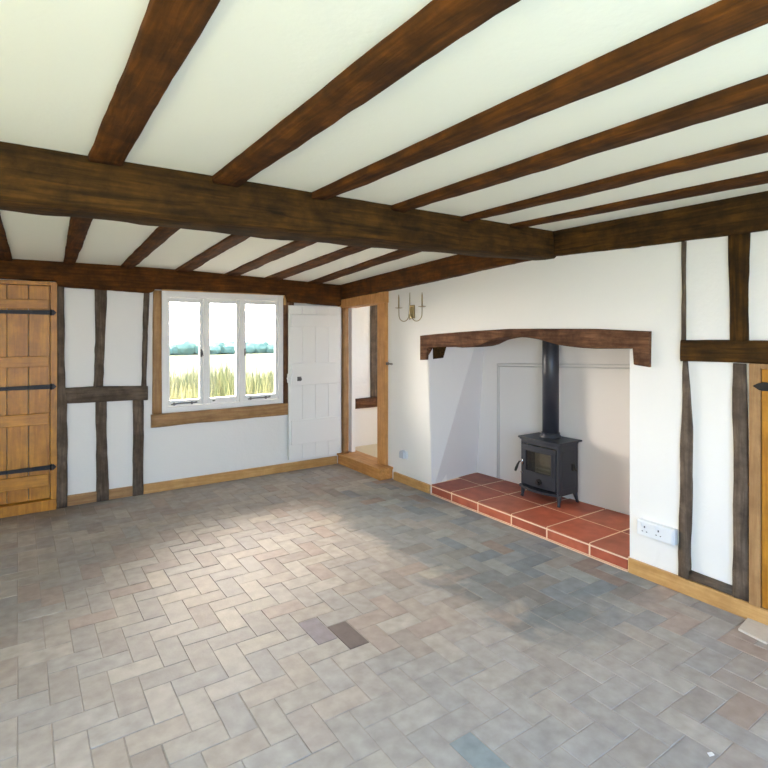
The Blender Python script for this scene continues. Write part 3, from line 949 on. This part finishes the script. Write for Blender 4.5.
# door: ring with bowed face
bm = bmesh.new()
gy0, gy1, gz0, gz1 = 3.026, 3.306, .350, .530
dy0, dy1, dz0, dz1 = 2.985, 3.350, .222, .580
def bow(y): return xf - .004 - .016 * math.sin(math.pi * min(1, max(0, (y - dy0) / (dy1 - dy0))))
def bowslab(ya, yb, za, zb_, th=.016, out=0.0, seg=8):
    fr = []; bk = []
    for k in range(seg + 1):
        y = ya + (yb - ya) * k / seg
        x = bow(y) - out
        fr.append((bm.verts.new((x, y, za)), bm.verts.new((x, y, zb_))))
        bk.append((bm.verts.new((x + th, y, za)), bm.verts.new((x + th, y, zb_))))
    for k in range(seg):
        bm.faces.new((fr[k][0], fr[k + 1][0], fr[k + 1][1], fr[k][1]))
        bm.faces.new((bk[k][0], bk[k][1], bk[k + 1][1], bk[k + 1][0]))
        bm.faces.new((fr[k][1], fr[k + 1][1], bk[k + 1][1], bk[k][1]))
        bm.faces.new((fr[k][0], bk[k][0], bk[k + 1][0], fr[k + 1][0]))
    for k in (0, seg):
        bm.faces.new((fr[k][0], fr[k][1], bk[k][1], bk[k][0]))
bowslab(dy0, dy1, dz0, gz0)
bowslab(dy0, dy1, gz1, dz1)
bowslab(dy0, gy0, gz0, gz1, seg=2)
bowslab(gy1, dy1, gz0, gz1, seg=2)
bowslab(gy0 - .012, gy1 + .012, gz0 - .012, gz0, .006, .005)
bowslab(gy0 - .012, gy1 + .012, gz1, gz1 + .012, .006, .005)
bowslab(gy0 - .012, gy0, gz0, gz1, .006, .005, 1)
bowslab(gy1, gy1 + .012, gz0, gz1, .006, .005, 1)
SD = obj('stove_door', bm, M_STOVE, S)
bm = bmesh.new()
bowslab(gy0, gy1, gz0, gz1, .003, -.006)
obj('glass_pane', bm, M_SGLASS, SD)
bm = bmesh.new()   # spin-wheel air vent
tube(bm, [(xf - .012, 3.150, .272), (xf - .030, 3.150, .272)], .030, 20)
tube(bm, [(xf - .030, 3.150, .272), (xf - .040, 3.150, .272), (xf - .052, 3.150, .272)], [.014, .010, .016], 14)
for k in range(8):
    a = k * math.pi / 4
    tube(bm, [(xf - .031, 3.150 + .010 * math.cos(a), .272 + .010 * math.sin(a)), (xf - .034, 3.150 + .028 * math.cos(a), .272 + .028 * math.sin(a))], .0035, 6)
obj('air_wheel', bm, M_IRON, SD)
bm = bmesh.new()
tube(bm, [(xf - .008, 3.335, .420), (xf - .020, 3.352, .420), (xf - .022, 3.370, .418)], .008, 8)
tube(bm, [(xf - .012, 3.340, .395), (xf - .012, 3.340, .445)], .009, 8)
SH = obj('door_handle', bm, M_CHROME, SD, label='bright steel door latch')
bm = bmesh.new()
tube(bm, [(xf - .022, 3.370, .418), (xf - .030, 3.384, .385), (xf - .036, 3.396, .350), (xf - .040, 3.402, .325)], [.007, .010, .013, .010], 10)
obj('handle_grip', bm, M_IRON, SH)
bm = bmesh.new()
tube(bm, [(xf - .006, 3.345, .325), (xf - .020, 3.352, .322)], [.008, .010], 8)
obj('latch_pin', bm, M_CHROME, SD, label='small bright pin')
# ash lip : bowed ledge under the door
bm = bmesh.new()
lp = []
for k in range(15):
    t = k / 14
    y = 2.945 + (3.388 - 2.945) * t
    lp.append((xf - .008 - .055 * math.sin(math.pi * t), y))
prism(bm, lp + [(xf + .02, 3.388), (xf + .02, 2.945)], 'Z', .186, .206)
bmesh.ops.bevel(bm, geom=[e for e in bm.edges], offset=.003, segments=2, affect='EDGES', profile=.5)
obj('ash_lip', bm, M_STOVE, S)
for k, (lx, ly, sx, sy) in enumerate(((3.832, 3.360, -1, 1), (3.832, 2.970, -1, -1), (4.052, 2.975, 1, -1), (4.045, 3.355, .6, 1))):
    bm = bmesh.new()
    kx, ky = (0.5, .3) if sx < 0 else (1.0, .4)
    tube(bm, [(lx, ly, .190), (lx + sx * .008 * kx, ly + sy * .008 * ky, .160), (lx + sx * .020 * kx, ly + sy * .020 * ky, .115), (lx + sx * .028 * kx, ly + sy * .026 * ky, .0965)],
         [.026, .019, .012, .015], 10)
    obj('leg', bm, M_STOVE, S)
bm = bmesh.new()
box(bm, xb - .040, xb - w, y0 + .02, y1 - .02, zb + .02, zt2 - .03, .003)
box(bm, xf + .06, xb - .04, y0 + w, y0 + .034, zb + .02, zt2 - .03, .003)
box(bm, xf + .06, xb - .04, y1 - .034, y1 - w, zb + .02, zt2 - .03, .003)
box(bm, xf + .03, xb - .04, y0 + .035, y1 - .035, .335, .352, .003)
obj('fire_bricks', bm, M_BRICK, S)
bm = bmesh.new()
box(bm, xf + .03, xf + .042, gy0 - .01, gy1 + .01, .372, .392, .003)
obj('log_guard', bm, M_BRICK, S)
bm = bmesh.new()   # damper catch on the near side
box(bm, 3.975, 4.0, y0 - .02, y0, .39, .45, .003)
tube(bm, [(3.99, y0 - .012, .445), (3.995, y0 - .03, .40), (4.0, y0 - .038, .392)], [.007, .006, .009], 8)
obj('side_catch', bm, M_IRON, S)
bm = bmesh.new()   # flue
tube(bm, [(3.985, 3.180, .645), (3.985, 3.180, 1.90)], .073, 32)
FP = obj('flue_pipe', bm, M_PIPE, S)
bm = bmesh.new()
tube(bm, [(3.985, 3.180, .645), (3.985, 3.180, .655), (3.985, 3.180, .668), (3.985, 3.180, .690)], [.094, .094, .082, .080], 32)
obj('flue_collar', bm, M_STOVE, FP)

# ------------------------------------------------------------------ electrics and sconce
def socket_plate():
    E = empty('double_socket', (3.355, 1.85, .245), 'long white double electric socket box low on the wall right of the hearth', 'socket')
    bm = bmesh.new(); box(bm, 3.330, XR, 1.728, 1.972, .285, .380, .004)
    # photo shows the box hanging just above the skirting
    obj('back_box', bm, M_PLASTIC, E)
    bm = bmesh.new()
    box(bm, 3.322, 3.330, 1.735, 1.965, .288, .377, .003)
    pl = obj('face_plate', bm, M_PLASTIC, E)
    for cy in (1.915, 1.825):
        for ya, yb, za, zb3 in ((-.004, .004, .340, .352), (-.018, -.010, .315, .320), (.010, .018, .315, .320)):
            bm = bmesh.new(); box(bm, 3.3205, 3.3225, cy + ya, cy + yb, za, zb3)
            obj('pin_hole', bm, M_SLOT, pl)
        bm = bmesh.new()
        box(bm, 3.317, 3.323, cy + .018, cy + .030, .345, .368, .002)
        obj('rocker_switch', bm, M_PLASTIC, pl)
    bm = bmesh.new(); box(bm, 3.3185, 3.3225, 1.742, 1.778, .300, .365, .001)
    obj('blank_module', bm, M_PLASTIC, pl)
socket_plate()

E = empty('wall_socket', (3.36, 4.57, .26), 'small white socket with a rounded plug, low beside the doorway', 'socket')
bm = bmesh.new(); box(bm, 3.356, XR, 4.515, 4.620, .262, .345, .003)
obj('face_plate', bm, M_PLASTIC, E)
bm = bmesh.new()
a = [(4.53 + .035 + .035 * math.cos(t * math.pi / 10), .320 + .032 * math.sin(t * math.pi / 10)) for t in range(11)]
prism(bm, a + [(4.530, .272), (4.600, .272)], 'X', 3.318, 3.356)
obj('plug', bm, simple('grey_plastic', (0.55, 0.57, 0.62, 1), 0.4), E, label='grey rounded plug')

E = empty('wall_sconce', (3.35, 4.43, 1.73), 'two-armed metal candle sconce on the wall between doorway and fireplace', 'wall lamp')
bm = bmesh.new()
box(bm, 3.352, XR, 4.390, 4.470, 1.735, 1.872, .004)
box(bm, 3.338, 3.354, 4.408, 4.452, 1.750, 1.858, .004)
tube(bm, [(3.332, 4.43, 1.72), (3.332, 4.43, 1.76), (3.332, 4.43, 1.86), (3.332, 4.43, 2.0)], [.004, .010, .006, .003], 10)
obj('back_plate', bm, M_BRASS, E)
for s in (1, -1):
    bm = bmesh.new()
    yc = 4.412 + s * .108
    pts = [(3.335, 4.43 + s * .012, 1.785)]
    for k in range(13):
        t = -math.pi * k / 12
        pts.append((3.322, yc - s * .088 * math.cos(t), 1.775 + .070 * math.sin(t)))
    pts.append((3.322, yc + s * .090, 1.845))
    tube(bm, pts, .0042, 8)
    ar = obj('arm', bm, M_BRASS, E)
    ye = yc + s * .090
    bm = bmesh.new()
    tube(bm, [(3.322, ye, 1.843), (3.322, ye, 1.847), (3.322, ye, 1.851)], [.012, .038, .040], 18)
    obj('drip_pan', bm, M_BRASS, ar)
    bm = bmesh.new()
    tube(bm, [(3.322, ye, 1.851), (3.322, ye, 1.96), (3.322, ye, 1.990)], [.008, .007, .003], 10)
    obj('candle_tube', bm, M_BRASS, ar)

# loose bits on the floor
bm = bmesh.new()
prism(bm, [(3.185, 1.315), (3.346, 1.335), (3.346, 1.15), (3.16, 1.175)], 'Z', .0008, .012)
obj('stone_slab', bm, simple('pale_stone', lin(206, 198, 186), 0.8, bump=.3, bscale=30, var=.08),
    label='pale loose slab on the floor against the right skirting board', cat='slab')
bm = bmesh.new()
prism(bm, [(2.15, .985), (2.172, .978), (2.178, .990), (2.16, .998)], 'Z', .0008, .004)
obj('paint_flake', bm, M_PAINT, label='tiny white flake lying on the floor at lower right', cat='flake')

# ------------------------------------------------------------------ outside
bm = bmesh.new()
def gz(y):
    if y < 7: return -.15
    return -.15 - .75 * min(1, (y - 7) / 18)
ysg = [-70, -20, -3, 6.2, 7, 10, 13, 17, 21, 25, 40, 56, 75]
rows = [[bm.verts.new((x, y, gz(y))) for x in (-70, -25, -5, 0, 5, 15, 30, 70)] for y in ysg]
for j in range(len(ysg) - 1):
    for i in range(7):
        bm.faces.new((rows[j][i], rows[j][i + 1], rows[j + 1][i + 1], rows[j + 1][i]))
m, nt, p = new_mat('field')
tc = nt.nodes.new('ShaderNodeTexCoord')
nz = nt.nodes.new('ShaderNodeTexNoise'); nz.inputs['Scale'].default_value = .35; nz.inputs['Detail'].default_value = 8
nt.links.new(tc.outputs['Object'], nz.inputs['Vector'])
rp = nt.nodes.new('ShaderNodeValToRGB')
rp.color_ramp.elements[0].position = .35; rp.color_ramp.elements[0].color = (0.085, 0.092, 0.055, 1)
rp.color_ramp.elements[1].position = .65; rp.color_ramp.elements[1].color = (0.13, 0.125, 0.09, 1)
nt.links.new(nz.outputs['Fac'], rp.inputs[0]); nt.links.new(rp.outputs[0], p.inputs['Base Color'])
p.inputs['Roughness'].default_value = .95; p.inputs['Specular IOR Level'].default_value = 0
obj('ground', bm, m, kind='structure')
bm = bmesh.new(); box(bm, -4, 8, 6.0, 10.2, -.30, -.10)
struct('bounce_slab', bm, simple('bounce_pale', (0.62, 0.55, 0.46, 1), 0.9, bump=.4, bscale=40, var=.1))
bm = bmesh.new(); box(bm, -6, 6, -6.0, -1.6, -.30, -.12)
struct('lawn', bm, simple('lawn', (0.20, 0.27, 0.09, 1), 0.95, bump=.4, bscale=60, var=.2))

rnd = random.Random(8)
def leafmat(name, c0, c1):
    m, nt, p = new_mat(name)
    oi = nt.nodes.new('ShaderNodeTexCoord')
    nz = nt.nodes.new('ShaderNodeTexNoise'); nz.inputs['Scale'].default_value = 1.3; nz.inputs['Detail'].default_value = 4
    nt.links.new(oi.outputs['Object'], nz.inputs['Vector'])
    rp = nt.nodes.new('ShaderNodeValToRGB')
    rp.color_ramp.elements[0].position = .35; rp.color_ramp.elements[0].color = c0
    rp.color_ramp.elements[1].position = .65; rp.color_ramp.elements[1].color = c1
    nt.links.new(nz.outputs['Fac'], rp.inputs[0]); nt.links.new(rp.outputs[0], p.inputs['Base Color'])
    p.inputs['Roughness'].default_value = .9; p.inputs['Specular IOR Level'].default_value = 0
    return m
bm = bmesh.new()
for k in range(7500):
    y = rnd.uniform(8.5, 17)
    x = rnd.uniform(.12 * y, .52 * y)
    h = rnd.uniform(.65, 1.45) * (0.75 + .35 * noise.noise(Vector((x * .8, y * .8, 0))))
    z = gz(y)
    a = rnd.uniform(0, 6.28); w_ = rnd.uniform(.008, .022)
    dx, dy = math.cos(a) * w_, math.sin(a) * w_
    lx, ly = rnd.uniform(-.16, .16), rnd.uniform(-.16, .16)
    p0 = (x - dx, y - dy, z); p1 = (x + dx, y + dy, z)
    p2 = (x + dx * .9 + lx * .4, y + dy * .9 + ly * .4, z + h * .6); p3 = (x - dx * .9 + lx * .4, y - dy * .9 + ly * .4, z + h * .6)
    p4 = (x + lx, y + ly, z + h)
    v = [bm.verts.new(q) for q in (p0, p1, p2, p3, p4)]
    bm.faces.new(v[:4]); bm.faces.new((v[3], v[2], v[4]))
obj('meadow_grass', bm, leafmat('meadow', (0.095, 0.112, 0.048, 1), (0.150, 0.142, 0.075, 1)), label='tall yellow-green meadow grass outside the window', cat='grass', kind='stuff', recalc=False)
bm = bmesh.new()
x = 4.0
while x < 34:
    r = rnd.uniform(.5, .95)
    mtx_c = Vector((x, 60 + rnd.uniform(-.6, .6), -.9 + r * .75))
    ico = bmesh.ops.create_icosphere(bm, subdivisions=2, radius=r)
    for v in ico['verts']:
        d = v.co.normalized()
        v.co = v.co * (1 + .25 * noise.noise(d * 3 + Vector((x, 0, 0))))
        v.co.x *= 1.3
        v.co += mtx_c
    x += r * rnd.uniform(.8, 1.3)
obj('field_hedge', bm, leafmat('hedge_leaf', (0.13, 0.19, 0.13, 1), (0.17, 0.23, 0.16, 1)), label='distant blue-green hedge across the field outside the window', cat='hedge')
